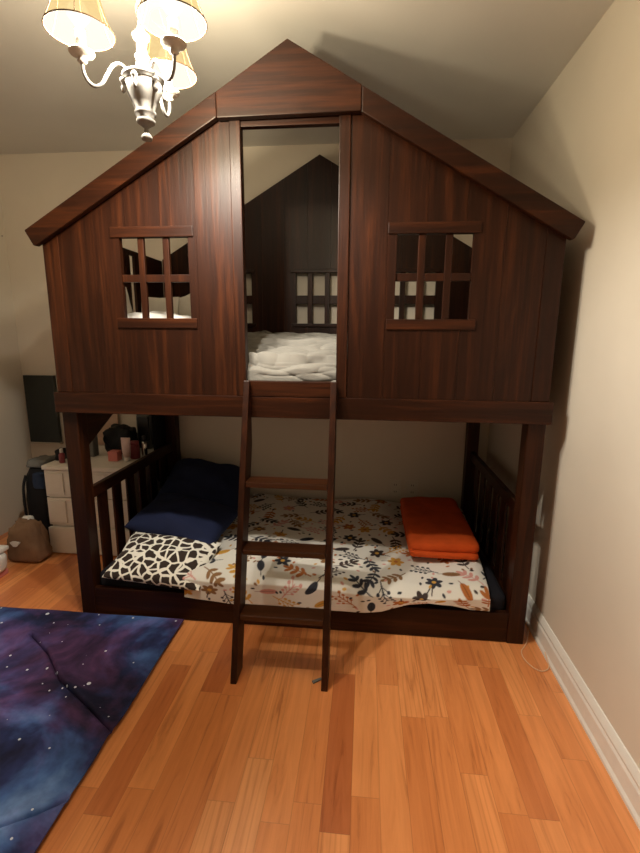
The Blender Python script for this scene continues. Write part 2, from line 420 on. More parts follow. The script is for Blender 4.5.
# ------------------------------------------------------------------ the bunk bed
bed = thing('bunk_bed', 'dark-stained wooden house-shaped bunk bed with gabled roof and six-pane windows', 'bunk bed', (0, 0.53, 0))
DB = 1.09
for sx in (-1, 1):
    for y0 in (0.0, DB - 0.07):
        x0, x1 = sorted((sx * 0.948, sx * 1.018))
        box_obj('post', (x0, x1, y0, y0 + 0.07, 0, 0.99), W[2], bed, 0.004)
box_obj('lower_rail', (-0.948, 0.948, 0.004, 0.03, 0.004, 0.142), W[0], bed, 0.004)
box_obj('lower_rail', (-0.948, 0.948, DB - 0.03, DB - 0.004, 0.004, 0.142), W[0], bed, 0.004)
box_obj('lower_deck', (-0.97, 0.97, 0.031, DB - 0.031, 0.075, 0.095), W[0], bed, 0.002)
for sx in (-1, 1):
    xa, xb = sorted((sx * 0.973, sx * 1.0))
    er = box_obj('end_rail', (xa, xb, 0.07, DB - 0.07, 0.550, 0.606), W[1], bed, 0.004)
    box_obj('end_rail', (xa, xb, 0.07, DB - 0.07, 0.004, 0.142), W[1], bed, 0.004)
    for yc in (0.192, 0.327, 0.465, 0.602, 0.738, 0.876):
        box_obj('slat', (xa + 0.0075, xb - 0.0075, yc - 0.039, yc + 0.039, 0.142, 0.550), W[2], er, 0.003)
# corner brace beside the left front post
prism_obj('corner_brace', [(0.07, 0.99), (0.07, 0.792), (0.46, 0.982), (0.46, 0.99)], 0, -1.0, -0.973, W[1], bed, 0.003)
# upper rail around the house box
box_obj('upper_rail', (-1.028, 1.028, -0.028, 0.0, 0.985, 1.073), W[0], bed, 0.003)
box_obj('upper_rail', (-1.02, 1.02, DB - 0.01, DB + 0.015, 0.985, 1.073), W[0], bed, 0.003)
for sx in (-1, 1):
    xa, xb = sorted((sx * 0.99, sx * 1.02))
    box_obj('upper_rail', (xa, xb, 0.001, DB - 0.011, 0.985, 1.073), W[1], bed, 0.003)
box_obj('upper_deck', (-0.989, 0.989, 0.001, DB - 0.011, 1.035, 1.07), W[0], bed, 0.0)
box_obj('door_sill', (-0.182, 0.187, -0.03, -0.004, 1.0735, 1.137), W[0], bed, 0.003)

def top_front(x): return 2.282 - 0.578 * abs(x)
def planks(bm, xs0, xs1, zb, topf, holes, y0, y1, pw, gap=0.0004, phase=0.0):
    """vertical boards y0..y1 with open joints; holes = (x0,x1,z0,z1)"""
    edges = [xs0]; x = xs0 + phase if phase else xs0 + pw
    while x < xs1 - 0.02: edges.append(x); x += pw
    edges.append(xs1)
    for a, b_ in zip(edges, edges[1:]):
        a2, b2 = a + gap, b_ - gap
        cuts = sorted({a2, b2} | {c for h in holes for c in h[:2] if a2 < c < b2} | ({0.0} if a2 < 0 < b2 else set()))
        for p, q in zip(cuts, cuts[1:]):
            mid = (p + q) / 2; segs = [(zb, None)]
            for h in holes:
                if h[0] < mid < h[1]: segs = [(zb, h[2]), (h[3], None)]
            for s0, s1 in segs:
                if s1 is None: poly = [(p, s0), (q, s0), (q, topf(q)), (p, topf(p))]
                else: poly = [(p, s0), (q, s0), (q, s1), (p, s1)]
                add_prism(bm, poly, 1, y0, y1)
def window_unit(parent, x0, x1, z0, z1, vm, hm, y0, y1, ytrim, name='window_frame', th=0.040):
    bm = bmesh.new()
    for a, b_ in vm: add_box(bm, a, b_, y0, y1, z0, z1, 0.002)
    xs = [x0] + [c for m in vm for c in m] + [x1]
    for a, b_ in zip(xs[::2], xs[1::2]): add_box(bm, a, b_, y0 + 0.001, y1 - 0.001, hm[0], hm[1], 0.002)
    obj(name, bm, W[2], parent)
    t0, t1 = ytrim
    box_obj('window_trim', (x0 - 0.034, x1 + 0.024, t0, t1, z1, z1 + th), W[0], parent, 0.003)
    box_obj('window_trim', (x0 - 0.030, x1 + 0.026, t0, t1, z0 - th, z0), W[0], parent, 0.003)
wz0, wz1 = 1.384, 1.694
for sx in (-1, 1):
    h0, h1 = sorted((sx * 0.405, sx * 0.686))
    a, b_ = sorted((sx * 0.2265, sx * 0.942))
    bm = bmesh.new(); planks(bm, a, b_, 1.0735, top_front, [(h0, h1, wz0, wz1)], -0.020, -0.002, 0.143)
    # thin backing sheet that closes the joints
    planks(bm, a + .003, b_ - .003, 1.0735, lambda x: top_front(x) - .005, [(h0, h1, wz0, wz1)], -0.002, 0.004, 2.0, 0.0)
    fp = obj('front_panel', bm, W[2], bed)
    if sx < 0: vm = [(-0.613, -0.588), (-0.510, -0.485)]
    else: vm = [(0.486, 0.513), (0.586, 0.612)]
    window_unit(fp, h0, h1, wz0, wz1, vm, (1.525, 1.554), -0.016, 0.0, (-0.026, -0.0205))
    # corner board and door jamb
    c0, c1 = sorted((sx * 0.943, sx * 1.012))
    bm = bmesh.new(); add_prism(bm, [(c0, 1.0735), (c1, 1.0735), (c1, top_front(c1) - .01), (c0, top_front(c0) - .01)], 1, -0.021, 0.05, 0.003)
    obj('corner_board', bm, W[2], bed)
    j0, j1 = sorted((sx * 0.1835, sx * 0.2255))
    bm = bmesh.new(); add_prism(bm, [(j0, 1.0735), (j1, 1.0735), (j1, 2.118), (j0, 2.118)], 1, -0.027, 0.018, 0.003)
    obj('door_jamb', bm, W[2], bed)
    # sloping roof board
    poly = [(sx * 1.058, 1.720), (sx * 1.050, 1.705), (sx * 1.027, 1.663), (sx * 1.018, 1.661), (sx * 0.2625, 2.094), (sx * 0.2625, 2.1785)]
    prism_obj('roof_board', poly, 1, -0.056, -0.0285, W[0], bed, 0.005)
box_obj('door_header', (-0.2255, 0.2255, -0.018, 0.012, 2.075, 2.125), W[0], bed, 0.002)
prism_obj('gable_board', [(-0.2615, 2.091), (0.2615, 2.096), (0.2615, 2.1795), (0.0, 2.331), (-0.2615, 2.1765)], 1, -0.058, -0.0285, W[0], bed, 0.004)
# behind the gable board: the panel peak
prism_obj('panel_peak', [(-0.2255, 2.126), (0.2255, 2.126), (0.2255, top_front(.2255)), (0, top_front(0) + .02), (-0.2255, top_front(.2255))], 1, -0.02, 0.0, W[2], bed, 0.0)
# back panel with three windows
bm = bmesh.new()
bw = [(-0.708, -0.423), (-0.143, 0.143), (0.423, 0.708)]
BZ0, BZ1 = 1.390, 1.694
topb = lambda x: 2.357 - 0.582 * abs(x)
planks(bm, -0.995, 0.995, 1.0735, topb, [(a, b_, BZ0, BZ1) for a, b_ in bw], DB - 0.017, DB, 0.1422, 0.0004, 0.07)
planks(bm, -0.99, 0.99, 1.0735, lambda x: topb(x) - .005, [(a, b_, BZ0, BZ1) for a, b_ in bw], DB, DB + 0.006, 3.0, 0.0)
bp = obj('back_panel', bm, W[2], bed)
for a, b_ in bw:
    c = (a + b_) / 2
    window_unit(bp, a, b_, BZ0, BZ1, [(c - 0.071, c - 0.040), (c + 0.036, c + 0.067)], (1.509, 1.560), DB - 0.016, DB, (DB - 0.026, DB - 0.0175), th=0.022)
# house end panels, each with a slit
for sx in (-1, 1):
    xa, xb = sorted((sx * 0.997, sx * 1.012)); bm = bmesh.new()
    for y0, y1, z0, z1 in ((0.051, 0.66, 1.0735, 1.768), (0.715, DB - 0.0175, 1.0735, 1.768), (0.66, 0.715, 1.0735, 1.36), (0.66, 0.715, 1.742, 1.768)):
        add_box(bm, xa, xb, y0, y1, z0, z1)
    obj('end_panel', bm, W[2], bed)

# ------------------------------------------------------------------ ladder
lad = thing('ladder', 'dark wooden ladder with three flat rungs leaning on the bunk bed doorway', 'ladder', (0, -0.25, 0))
for xa in (-0.187, 0.1645):
    poly = [(-0.056, 1.140), (-0.070, 1.090), (-0.364, 0.0), (-0.270, 0.0), (-0.0315, 0.873), (-0.0315, 1.118), (-0.040, 1.140)]
    prism_obj('side_rail', poly, 0, xa, xa + 0.0245, W[2], lad, 0.003)
for zt in (0.749, 0.495, 0.252):
    yf = -0.364 + 0.2735 * zt - 0.001
    bm = bmesh.new(); add_box(bm, -0.162, 0.164, yf, yf + 0.082, zt - 0.024, zt, 0.005)
    obj('rung', bm, W_RUNG, lad)

# ------------------------------------------------------------------ beds and bedding, upper
def rounded_mattress(name, dims, mat, label, r=0.03):
    o = box_obj(name, dims, mat, None, r, smooth=True); tag(o, label, 'mattress'); return o
rounded_mattress('mattress', (-0.955, 0.955, 0.062, 1.055, 1.0715, 1.195), M_WHITEFAB, 'pale mattress of the upper bunk, inside the house', 0.03)
def sheet_fn(u, v):
    x = -0.95 + 1.90 * u; d = 1.19 * v - 0.125          # d: distance along the cloth, negative where it hangs down the front
    ax = min(1.6, abs(x + 0.02) / 0.24)
    w1 = noise.noise(Vector((x * 2.2, d * 2.4, 1.2))); w2 = noise.noise(Vector((x * 5.3, d * 5.1, 7.7)))
    q = d + 0.15 - 0.055 * ax * ax                        # swags hang in arcs across the doorway
    lift = 0.0
    for fr, am, sd in ((52, 0.040, 0.0), (118, 0.020, 3.3)):
        ph = q * fr + 2.1 * w1 + 1.9 * w2 + sd
        a = max(0.0, 0.45 + 0.75 * noise.noise(Vector((x * 3.4 + sd, q * 9, 5.5 + sd))))
        lift += am * a * abs(math.sin(ph / 2)) ** 0.6
    n = abs(noise.noise(Vector((x * 9 + d * 7, d * 15 - x * 6, 0.3)))) ** 0.7 * 0.022
    lift += n
    if d < 0:
        z = 1.206 + 0.75 * d; y = 0.046 - 0.030 * min(1, -d / 0.05)
        return Vector((x, max(0.004, y - 0.7 * lift + 0.012), max(z + 0.15 * lift, 1.105)))
    top = 1.206 + 0.065 * min(1, d / 0.4) + 0.015 * min(1, d)
    return Vector((x, min(1.052, 0.046 + d - 0.5 * lift), top + lift))
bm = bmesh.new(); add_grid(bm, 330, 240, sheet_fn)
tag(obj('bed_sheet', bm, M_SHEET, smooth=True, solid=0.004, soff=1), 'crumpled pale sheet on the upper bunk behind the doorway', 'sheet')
def pillow(name, sx, sy, th, M, mat, label, group=None, seed=0, pw=0.42):
    bm = bmesh.new(); add_pillow(bm, sx, sy, th, M, seed=seed, pw=pw)
    o = obj(name, bm, mat, smooth=True); tag(o, label, 'pillow', group); return o
pillow('pillow', 0.40, 0.36, 0.11, TR((-0.72, 0.36, 1.368), rx=2, ry=1, rz=4), M_WHITEFAB, 'white pillow lying flat on the upper bunk behind the left window', seed=1)
pillow('pillow', 0.22, 0.26, 0.06, TR((-0.865, 0.70, 1.400), rx=76, rz=2), M_PRINTP, 'pale printed pillow in the middle pane of the left window', seed=2, pw=0.3)
pillow('pillow', 0.20, 0.26, 0.06, TR((-0.700, 0.76, 1.420), rx=80, ry=-20, rz=-2), M_PRINTP, 'tilted pale printed pillow in the right pane of the left window', seed=3, pw=0.3)
pillow('pillow', 0.19, 0.24, 0.045, TR((-0.955, 0.40, 1.465), rx=4, ry=77, rz=-6), M_WHITEFAB, 'white pillow propped against the left end inside the upper bunk', seed=4)

# ------------------------------------------------------------------ lower bunk
rounded_mattress('mattress', (-0.945, 0.945, 0.035, 1.052, 0.0955, 0.205), M_DARKMAT, 'thin dark mattress of the lower bunk under the floral cover', 0.025)
def bedspread():
    NU, NV = 460, 340
    u = np.linspace(0, 1, NU + 1); v = np.linspace(0, 1, NV + 1)
    U, V = np.meshgrid(u, v)
    S = 1.20 * V - 0.15                     # along the bed depth; negative part hangs in front
    xr = 0.86 + 0.085 * np.clip(S / 1.0, 0, 1)
    XLft = -0.50 + 0.07 * np.clip(S, 0, 1) - 0.03 * np.exp(-((S - .12) / .1) ** 2)
    X = XLft + (xr - XLft) * U
    rnd = np.random.RandomState(3)
    def wob(x, y):
        z = np.zeros_like(x)
        for k in range(16):
            a = rnd.uniform(-1.0, 1.0) + 1.57 * (k % 3 == 0); fr = rnd.uniform(5, 17); ph = rnd.uniform(0, 6.28)
            z += np.sin((x * math.cos(a) + y * math.sin(a)) * fr + ph + 1.3 * np.sin(2.3 * x + 3.1 * y + ph)) / (fr / 7.0)
        return z / 5.0
    wb = wob(X, np.maximum(S, 0.0))
    top = 0.222 + 0.022 * np.clip(wb + 0.4, 0, 2.2) + 0.035 * np.exp(-((X + 0.15) / 0.4) ** 2 - ((S - .45) / .5) ** 2)
    # rounded fall over the front rail
    hemlen = np.interp(X, [-0.66, -0.52, -0.3, 0.0, 0.2, 0.40, 0.52, 0.60, 0.70, 0.78, 0.86, 0.95], [0.080, 0.085, 0.10, 0.105, 0.098, 0.070, 0.030, 0.018, 0.028, 0.05, 0.052, 0.05])
    front = S < 0.0
    t = np.clip(-S / 0.15, 0, 1) * hemlen
    ed = np.clip(S / 0.07, 0, 1)
    rnd_drop = 0.030 * (1 - np.sin(ed * math.pi / 2)) 
    Z = np.where(front, 0.0, top - rnd_drop)
    z0 = (0.222 + 0.022 * np.clip(wb + 0.4, 0, 2.2) + 0.035 * np.exp(-((X + 0.15) / 0.4) ** 2 - ((0 - .45) / .5) ** 2)) - 0.030
    Z = np.where(front, z0 - t, Z)
    Y = np.where(front, -0.010 - 0.006 * np.sin(X * 23.0) * (t / 0.1), S - 0.010 * (1 - ed))
    # right edge sags off the mattress a little
    rs = np.clip((U - 0.965) / 0.035, 0, 1)
    Z = Z - 0.012 * rs ** 2 * (~front)
    # the printed pattern, laid out on the flat cloth
    C = np.ones(U.shape + (3,)) * np.array((0.74, 0.715, 0.655))
    pal = [((0.022, 0.024, 0.036), 5), ((0.040, 0.024, 0.021), 3.5), ((0.42, 0.13, 0.025), 2.5), ((0.58, 0.30, 0.045), 2.6), ((0.24, 0.12, 0.045), 1.6), ((0.62, 0.30, 0.26), 1.2)]
    cols = [p[0] for p in pal]; pr = np.array([p[1] for p in pal]); pr = pr / pr.sum()
    A = X; B = S
    du = 1.36 / NU
    MC = [0.0, 0.0]; MS = 1.28               # motif centre and size
    def ell(cx, cy, ang, la, lb, col, soft=1.0):
        cx = MC[0] + (cx - MC[0]) * MS; cy = MC[1] + (cy - MC[1]) * MS; la *= MS; lb *= MS
        r = max(la, lb) + 0.006
        i0 = max(0, int((cx - r + 0.50) / du * 0.93) - 16); i1 = min(NU + 1, int((cx + r + 0.50) / du * 1.10) + 16)
        j0 = max(0, int((cy - r + 0.15) / 1.2 * NV) - 1); j1 = min(NV + 1, int((cy + r + 0.15) / 1.2 * NV) + 2)
        if i0 >= i1 or j0 >= j1: return
        a = A[j0:j1, i0:i1] - cx; b_ = B[j0:j1, i0:i1] - cy
        p = a * math.cos(ang) + b_ * math.sin(ang); q = -a * math.sin(ang) + b_ * math.cos(ang)
        d = np.sqrt((p / la) ** 2 + (q / lb) ** 2)
        m = np.clip((1 - d) * min(la, lb) / 0.002 + 0.5, 0, 1)[..., None]
        C[j0:j1, i0:i1] = C[j0:j1, i0:i1] * (1 - m) + np.array(col) * m
    def stem(x0, y0, ang, ln, curl, col, w=0.0022):
        pts = []; a = ang; x, y = x0, y0; st = 0.006
        for k in range(int(ln / st)):
            ell(x, y, a, st, w, col); pts.append((x, y, a)); x += math.cos(a) * st; y += math.sin(a) * st; a += curl * st
        return pts
    rr = random.Random(11)
    spots = []
    tries = 0
    while len(spots) < 190 and tries < 6000:
        tries += 1
        x = rr.uniform(-0.53, 0.93); y = rr.uniform(-0.13, 1.04)
        if all((x - p[0]) ** 2 + (y - p[1]) ** 2 > 0.090 ** 2 for p in spots): spots.append((x, y))
    for x, y in spots:
        col = cols[np.searchsorted(np.cumsum(pr), rr.random())]
        MC[0], MC[1] = x, y
        kind = rr.random(); ang = rr.uniform(0, 6.28)
        cx = x - math.cos(ang) * 0.045; cy = y - math.sin(ang) * 0.045
        if kind < 0.42:            # leafy twig
            P = stem(cx, cy, ang, 0.09, rr.uniform(-6, 6), col)
            for k, (px, py, a) in enumerate(P):
                if k >= 4 and k % 4 == 0:
                    for s in (-1, 1):
                        la = a + s * 0.85
                        ell(px + math.cos(la) * 0.016, py + math.sin(la) * 0.016, la, 0.0155, 0.0070, col)
            px, py, a = P[-1]; ell(px + math.cos(a) * .012, py + math.sin(a) * .012, a, 0.0155, 0.0075, col)
        elif kind < 0.66:          # berry sprig
            P = stem(cx, cy, ang, 0.085, rr.uniform(-5, 5), col)
            for k, (px, py, a) in enumerate(P):
                if k >= 3 and k % 3 == 0:
                    for s in (-1, 1):
                        la = a + s * 0.75
                        stem(px, py, la, 0.024, 0, col, 0.0016)
                        ell(px + math.cos(la) * 0.028, py + math.sin(la) * 0.028, 0, 0.0062, 0.0062, col)
        elif kind < 0.82:          # blossom
            c2 = (0.60, 0.33, 0.06) if col != (0.58, 0.30, 0.045) else (0.42, 0.13, 0.025)
            for k in range(6):
                la = ang + k * 1.047; ell(x + math.cos(la) * 0.016, y + math.sin(la) * 0.016, la, 0.016, 0.0095, col)
            ell(x, y, 0, 0.008, 0.008, c2)
            stem(x + math.cos(ang) * .02, y + math.sin(ang) * .02, ang, 0.04, 5, (0.05, 0.035, 0.03))
        else:                      # single leaf with rib
            ell(x, y, ang, 0.032, 0.014, col); stem(cx, cy, ang, 0.07, 0, tuple(c * 0.5 for c in col), 0.0014)
        if rr.random() < 0.8:
            for k in range(3):
                a2 = rr.uniform(0, 6.28); ell(x + math.cos(a2) * 0.058, y + math.sin(a2) * 0.058, a2, 0.008, 0.0045, cols[rr.randrange(6)])
    co = np.stack([X, Y, Z], -1).reshape(-1, 3)
    base = np.array((0.1, 0.5, 0.14)); co = co - base
    idx = np.arange((NU + 1) * (NV + 1)).reshape(NV + 1, NU + 1)
    f = np.stack([idx[:-1, :-1], idx[:-1, 1:], idx[1:, 1:], idx[1:, :-1]], -1).reshape(-1, 4)
    me = bpy.data.meshes.new('floral_bedspread'); me.from_pydata(co.tolist(), [], f.tolist())
    ca = me.color_attributes.new('print', 'FLOAT_COLOR', 'POINT')
    ca.data.foreach_set('color', np.concatenate([C.reshape(-1, 3), np.ones((co.shape[0], 1))], 1).astype(np.float32).ravel())
    me.polygons.foreach_set('use_smooth', [True] * len(me.polygons)); me.materials.append(M_FLORAL)
    o = bpy.data.objects.new('floral_bedspread', me); COL.objects.link(o); o.location = base
    s = o.modifiers.new('solid', 'SOLIDIFY'); s.thickness = 0.003; s.offset = 1
    tag(o, 'white bedspread printed with leaves and flowers on the lower bunk', 'bedspread')
bedspread()
pillow('pillow', 0.48, 0.30, 0.105, TR((-0.65, 0.118, 0.245), rx=20, ry=3, rz=-3), M_GIRAFFE, 'giraffe-print black and white pillow at the front left of the lower bunk', seed=5)
pillow('pillow', 0.50, 0.34, 0.19, TR((-0.655, 0.395, 0.335), rx=11, ry=7, rz=-9), M_NAVY, 'navy pillow resting on the giraffe-print pillow', seed=6)
pillow('pillow', 0.50, 0.44, 0.26, TR((-0.685, 0.80, 0.375), rx=20, ry=8, rz=4), M_NAVY, 'larger navy pillow at the back left corner of the lower bunk', seed=7)
# orange folded blanket
bk = thing('folded_blanket', 'orange folded blanket lying on the floral bedspread', 'blanket', (0.74, 0.55, 0.25))
def blanket_layer(z0, z1, x0, x1, y0, y1, seed):
    bm = bmesh.new(); add_box(bm, x0, x1, y0, y1, z0, z1)
    bmesh.ops.subdivide_edges(bm, edges=bm.edges[:], cuts=14, use_grid_fill=True)
    cx, cy, cz = (x0 + x1) / 2, (y0 + y1) / 2, (z0 + z1) / 2
    hx, hy, hz = (x1 - x0) / 2, (y1 - y0) / 2, (z1 - z0) / 2
    r = min(hz * 0.98, 0.035)
    for v in bm.verts:
        p = v.co; q = Vector((p.x - cx, p.y - cy, p.z - cz))
        c = Vector((max(-hx + r, min(hx - r, q.x)), max(-hy + r, min(hy - r, q.y)), max(-hz + r, min(hz - r, q.z))))
        d = q - c
        if d.length > 1e-6: d = d.normalized() * r
        n = noise.noise(Vector((p.x * 6, p.y * 6, seed))) * 0.010 + noise.noise(Vector((p.x * 15, p.y * 15, seed))) * 0.004
        v.co = Vector((cx, cy, cz)) + c + d + Vector((0, 0, n if q.z > -hz * .5 else n * .3))
    return bm
obj('blanket_fold', blanket_layer(0.258, 0.300, 0.535, 0.870, 0.235, 0.90, 1.3), M_ORANGE, bk, smooth=True)
obj('blanket_fold', blanket_layer(0.292, 0.345, 0.533, 0.872, 0.238, 0.90, 5.3), M_ORANGE, bk, smooth=True)

# ------------------------------------------------------------------ galaxy cloth on the floor
def crease(x, y, pts, wdt, h):
    d = 1e9
    for (ax, ay), (bx, by) in zip(pts, pts[1:]):
        vx, vy = bx - ax, by - ay; t = max(0, min(1, ((x - ax) * vx + (y - ay) * vy) / (vx * vx + vy * vy)))
        d = min(d, math.hypot(x - ax - t * vx, y - ay - t * vy))
    return h * math.exp(-(d / wdt) ** 2)
CREASES = [[(-1.13, -0.20), (-0.98, -0.30), (-0.84, -0.43), (-0.66, -0.54), (-0.49, -0.65)], [(-1.2, -1.16), (-0.9, -1.05), (-0.64, -0.955), (-0.56, -0.91), (-0.49, -0.845)]]
def rug_fn(u, v):
    y = -1.75 + 1.735 * v
    xr = -0.508 + 0.003 * math.sin(y * 9) - 0.006 * math.exp(-((y + 0.66) / 0.05) ** 2) 
    x = -1.98 + (xr + 1.98) * u
    z = 0.014 + 0.004 * (noise.noise(Vector((x * 4, y * 4, 2.2))) + 0.6)
    edge = min(1.0, max(0.0, (xr - x) / 0.03)) * 0.7 + 0.3
    for pts in CREASES:
        z += edge * (crease(x, y, pts, 0.030, 0.014) - crease(x, y, pts, 0.0075, 0.026))
    z = max(z, 0.0035)
    return Vector((x, y, z))
bm = bmesh.new(); add_grid(bm, 400, 460, rug_fn)
tag(obj('galaxy_blanket', bm, M_GALAXY, smooth=True, solid=0.004, soff=1), 'dark blue galaxy-print cloth with star specks spread on the floor', 'blanket')

# ------------------------------------------------------------------ chandelier
ch = thing('chandelier', 'cream three-arm chandelier with yellow shades hanging from the ceiling', 'chandelier', (LAMP_C.x, LAMP_C.y, 1.825))
cx, cy = LAMP_C.x, LAMP_C.y
bm = bmesh.new()
add_lathe(bm, [(0.004, 1.822), (0.013, 1.825), (0.014, 1.833), (0.007, 1.842), (0.005, 1.852), (0.013, 1.858), (0.022, 1.864), (0.024, 1.871), (0.019, 1.876), (0.026, 1.884), (0.027, 1.890), (0.024, 1.895),
               (0.032, 1.912), (0.041, 1.932), (0.046, 1.952), (0.044, 1.960), (0.052, 1.964), (0.053, 1.970), (0.045, 1.976), (0.030, 1.982), (0.018, 1.988), (0.014, 2.010), (0.018, 2.018), (0.013, 2.026), (0.012, 2.050),
               (0.020, 2.058), (0.022, 2.066), (0.010, 2.078), (0.006, 2.09)], cx, cy, 32)
obj('urn_body', bm, M_CREAM_DIM, ch, smooth=True)
# little drop ornaments around the urn
for k in range(6):
    a = math.radians(30 + 60 * k); bm = bmesh.new()
    px, py = cx + 0.050 * math.cos(a), cy + 0.050 * math.sin(a)
    add_lathe(bm, [(0.001, 1.925), (0.005, 1.930), (0.006, 1.938), (0.003, 1.947), (0.0075, 1.951), (0.008, 1.957), (0.004, 1.962)], px, py, 12)
    obj('urn_ornament', bm, M_CREAM_DIM, ch, smooth=True)
bm = bmesh.new()
z = 2.085; k = 0
while z < H - 0.03:
    pts = []
    for q in range(14):
        t = 2 * math.pi * q / 14; a, b_ = 0.0085 * math.cos(t), 0.017 * math.sin(t)
        pts.append((cx + (a if k % 2 else 0), cy + (0 if k % 2 else a), z + 0.012 + b_))
    add_tube(bm, pts, 0.0024, 6, closed=True); z += 0.0265; k += 1
obj('chain', bm, M_CHAIN, ch, smooth=True)
bm = bmesh.new(); add_lathe(bm, [(0.012, H - 0.04), (0.03, H - 0.034), (0.055, H - 0.016), (0.06, H - 0.004), (0.06, H - 0.0005)], cx, cy, 28)
obj('ceiling_rose', bm, M_CREAM_DIM, ch, smooth=True)
for ai, deg in enumerate(ARM_ANG):
    a = math.radians(deg); ca, sa = math.cos(a), math.sin(a)
    P = lambda r, zz: (cx + r * ca, cy + r * sa, zz)
    bm = bmesh.new()
    add_tube(bm, smooth_path([P(0.030, 1.965), P(0.042, 1.984), P(0.056, 1.992), P(0.072, 1.984), P(0.086, 1.962), P(0.100, 1.940), P(0.118, 1.932), P(0.133, 1.944), P(0.140, 1.965), P(0.140, 1.990)], 6), 0.0042, 10)
    arm = obj('arm', bm, M_CREAM_DIM, ch, smooth=True)
    ax, ay = cx + ARM_R * ca, cy + ARM_R * sa
    bm = bmesh.new()
    add_lathe(bm, [(0.006, 1.976), (0.012, 1.982), (0.009, 1.988), (0.018, 1.992), (0.028, 1.997), (0.0305, 2.001), (0.0295, 2.003), (0.018, 2.000), (0.012, 2.004)], ax, ay, 28)
    obj('drip_cup', bm, M_CUP, arm, smooth=True)
    bm = bmesh.new(); add_lathe(bm, [(0.0115, 2.003), (0.0115, 2.050), (0.009, 2.052)], ax, ay, 18)
    obj('candle_sleeve', bm, M_WHITEPL, arm, smooth=True)
    bm = bmesh.new(); add_lathe(bm, [(0.006, 2.052), (0.014, 2.062), (0.026, 2.078), (0.022, 2.096), (0.009, 2.114), (0.002, 2.128)], ax, ay, 18)
    obj('bulb', bm, M_BULB, arm, smooth=True)
    prof = [(0.079, 2.046), (0.0755, 2.053), (0.067, 2.072), (0.0595, 2.094), (0.053, 2.118), (0.0475, 2.142), (0.043, 2.166), (0.040, 2.185)]
    bm = bmesh.new(); add_lathe(bm, prof, ax, ay, 48, cap=False)
    bmesh.ops.recalc_face_normals(bm, faces=bm.faces)
    # outward normals
    bm.faces.ensure_lookup_table(); f0 = bm.faces[0]; cc = f0.calc_center_median()
    if f0.normal.dot(Vector((cc.x - ax, cc.y - ay, 0))) < 0: bmesh.ops.reverse_faces(bm, faces=bm.faces)
    sh = obj('lamp_shade', bm, M_SHADE, arm, smooth=True)
    # seams and rim braid, and the wire spider that carries the shade
    bm = bmesh.new()
    for q in range(6):
        t = 2 * math.pi * q / 6 + a + 0.5
        add_tube(bm, [(ax + (r + .0008) * math.cos(t), ay + (r + .0008) * math.sin(t), zz) for r, zz in prof], 0.0011, 5)
    for r, zz in (prof[0], prof[-1]):
        add_tube(bm, [(ax + r * math.cos(2 * math.pi * q / 40), ay + r * math.sin(2 * math.pi * q / 40), zz) for q in range(40)], 0.0016, 5, closed=True)
    obj('shade_braid', bm, M_SEAM, arm, smooth=True)
    bm = bmesh.new()
    for t in (0, math.pi / 2): add_tube(bm, [(ax - 0.0395 * math.cos(t), ay - 0.0395 * math.sin(t), 2.183), (ax, ay, 2.150), (ax + 0.0395 * math.cos(t), ay + 0.0395 * math.sin(t), 2.183)], 0.001, 5)
    obj('shade_wire', bm, M_CHAIN, arm)
    ld = bpy.data.lights.new('bulb_light', 'POINT'); ld.energy = BULB_W; ld.color = BULB_COL; ld.shadow_soft_size = 0.024
    lo = bpy.data.objects.new('bulb_light', ld); COL.objects.link(lo); lo.location = (ax, ay, BULB_Z)

# ------------------------------------------------------------------ white chest of drawers left of the bed
CX0, CX1, CY0, CY1 = -1.578, -1.052, 0.57, 1.08
cs = thing('drawer_chest', 'white three-drawer chest standing behind the left end of the bed', 'drawer chest', ((CX0 + CX1) / 2, (CY0 + CY1) / 2, 0))
box_obj('carcass', (CX0 + .006, CX1, CY0 + 0.02, CY1, 0.0, 0.53), M_CHEST, cs, 0.004)
box_obj('top', (CX0 - 0.006, CX1 + 0.004, CY0 - 0.006, CY1, 0.5305, 0.556), M_CHEST, cs, 0.006)
for z0, z1, cols in ((0.362, 0.526, 4), (0.184, 0.356, 4), (0.006, 0.170, 0)):
    yf = CY0 if cols else CY0 - 0.012
    dr = box_obj('drawer', (CX0 + (0 if cols else -.004), CX1 - .002, yf + 0.006, CY0 + 0.0195, z0, z1), M_CHEST, cs, 0.004)
    bm = bmesh.new()
    if cols:
        w_ = (CX1 - CX0) / cols
        for k in range(cols): add_box(bm, CX0 + k * w_ + 0.012, CX0 + (k + 1) * w_ - 0.012, yf - 0.003, yf + 0.007, z0 + 0.016, z1 - 0.016, 0.004)
        obj('raised_panel', bm, M_CHEST, dr)
    else: bm.free()
# things on the chest
ZT = 0.5565
tag(box_obj('cosmetics_box', (-1.245, -1.185, 0.70, 0.755, ZT, 0.617), M_PINK, None, 0.003), 'small pink box on the white chest beside the pale tube', 'box')
t = thing('cream_tube', 'pale pink cosmetic tube standing on its cap on the white chest', 'tube', (-1.135, 0.72, ZT))
bm = bmesh.new()
for k in range(2): pass
rings = []
for zz, rx, ry in ((ZT + 0.028, .021, .021), (ZT + 0.06, .025, .022), (ZT + 0.10, .028, .015), (ZT + 0.138, .030, .005), (ZT + 0.146, .030, .003)):
    rings.append([bm.verts.new((-1.135 + rx * math.cos(2 * math.pi * q / 20), 0.72 + ry * math.sin(2 * math.pi * q / 20), zz)) for q in range(20)])
for a_, b_ in zip(rings, rings[1:]):
    for q in range(20): bm.faces.new((a_[q], a_[(q + 1) % 20], b_[(q + 1) % 20], b_[q]))
bm.faces.new(rings[0][::-1]); bm.faces.new(rings[-1])
obj('tube_body', bm, M_TUBE, t, smooth=True)
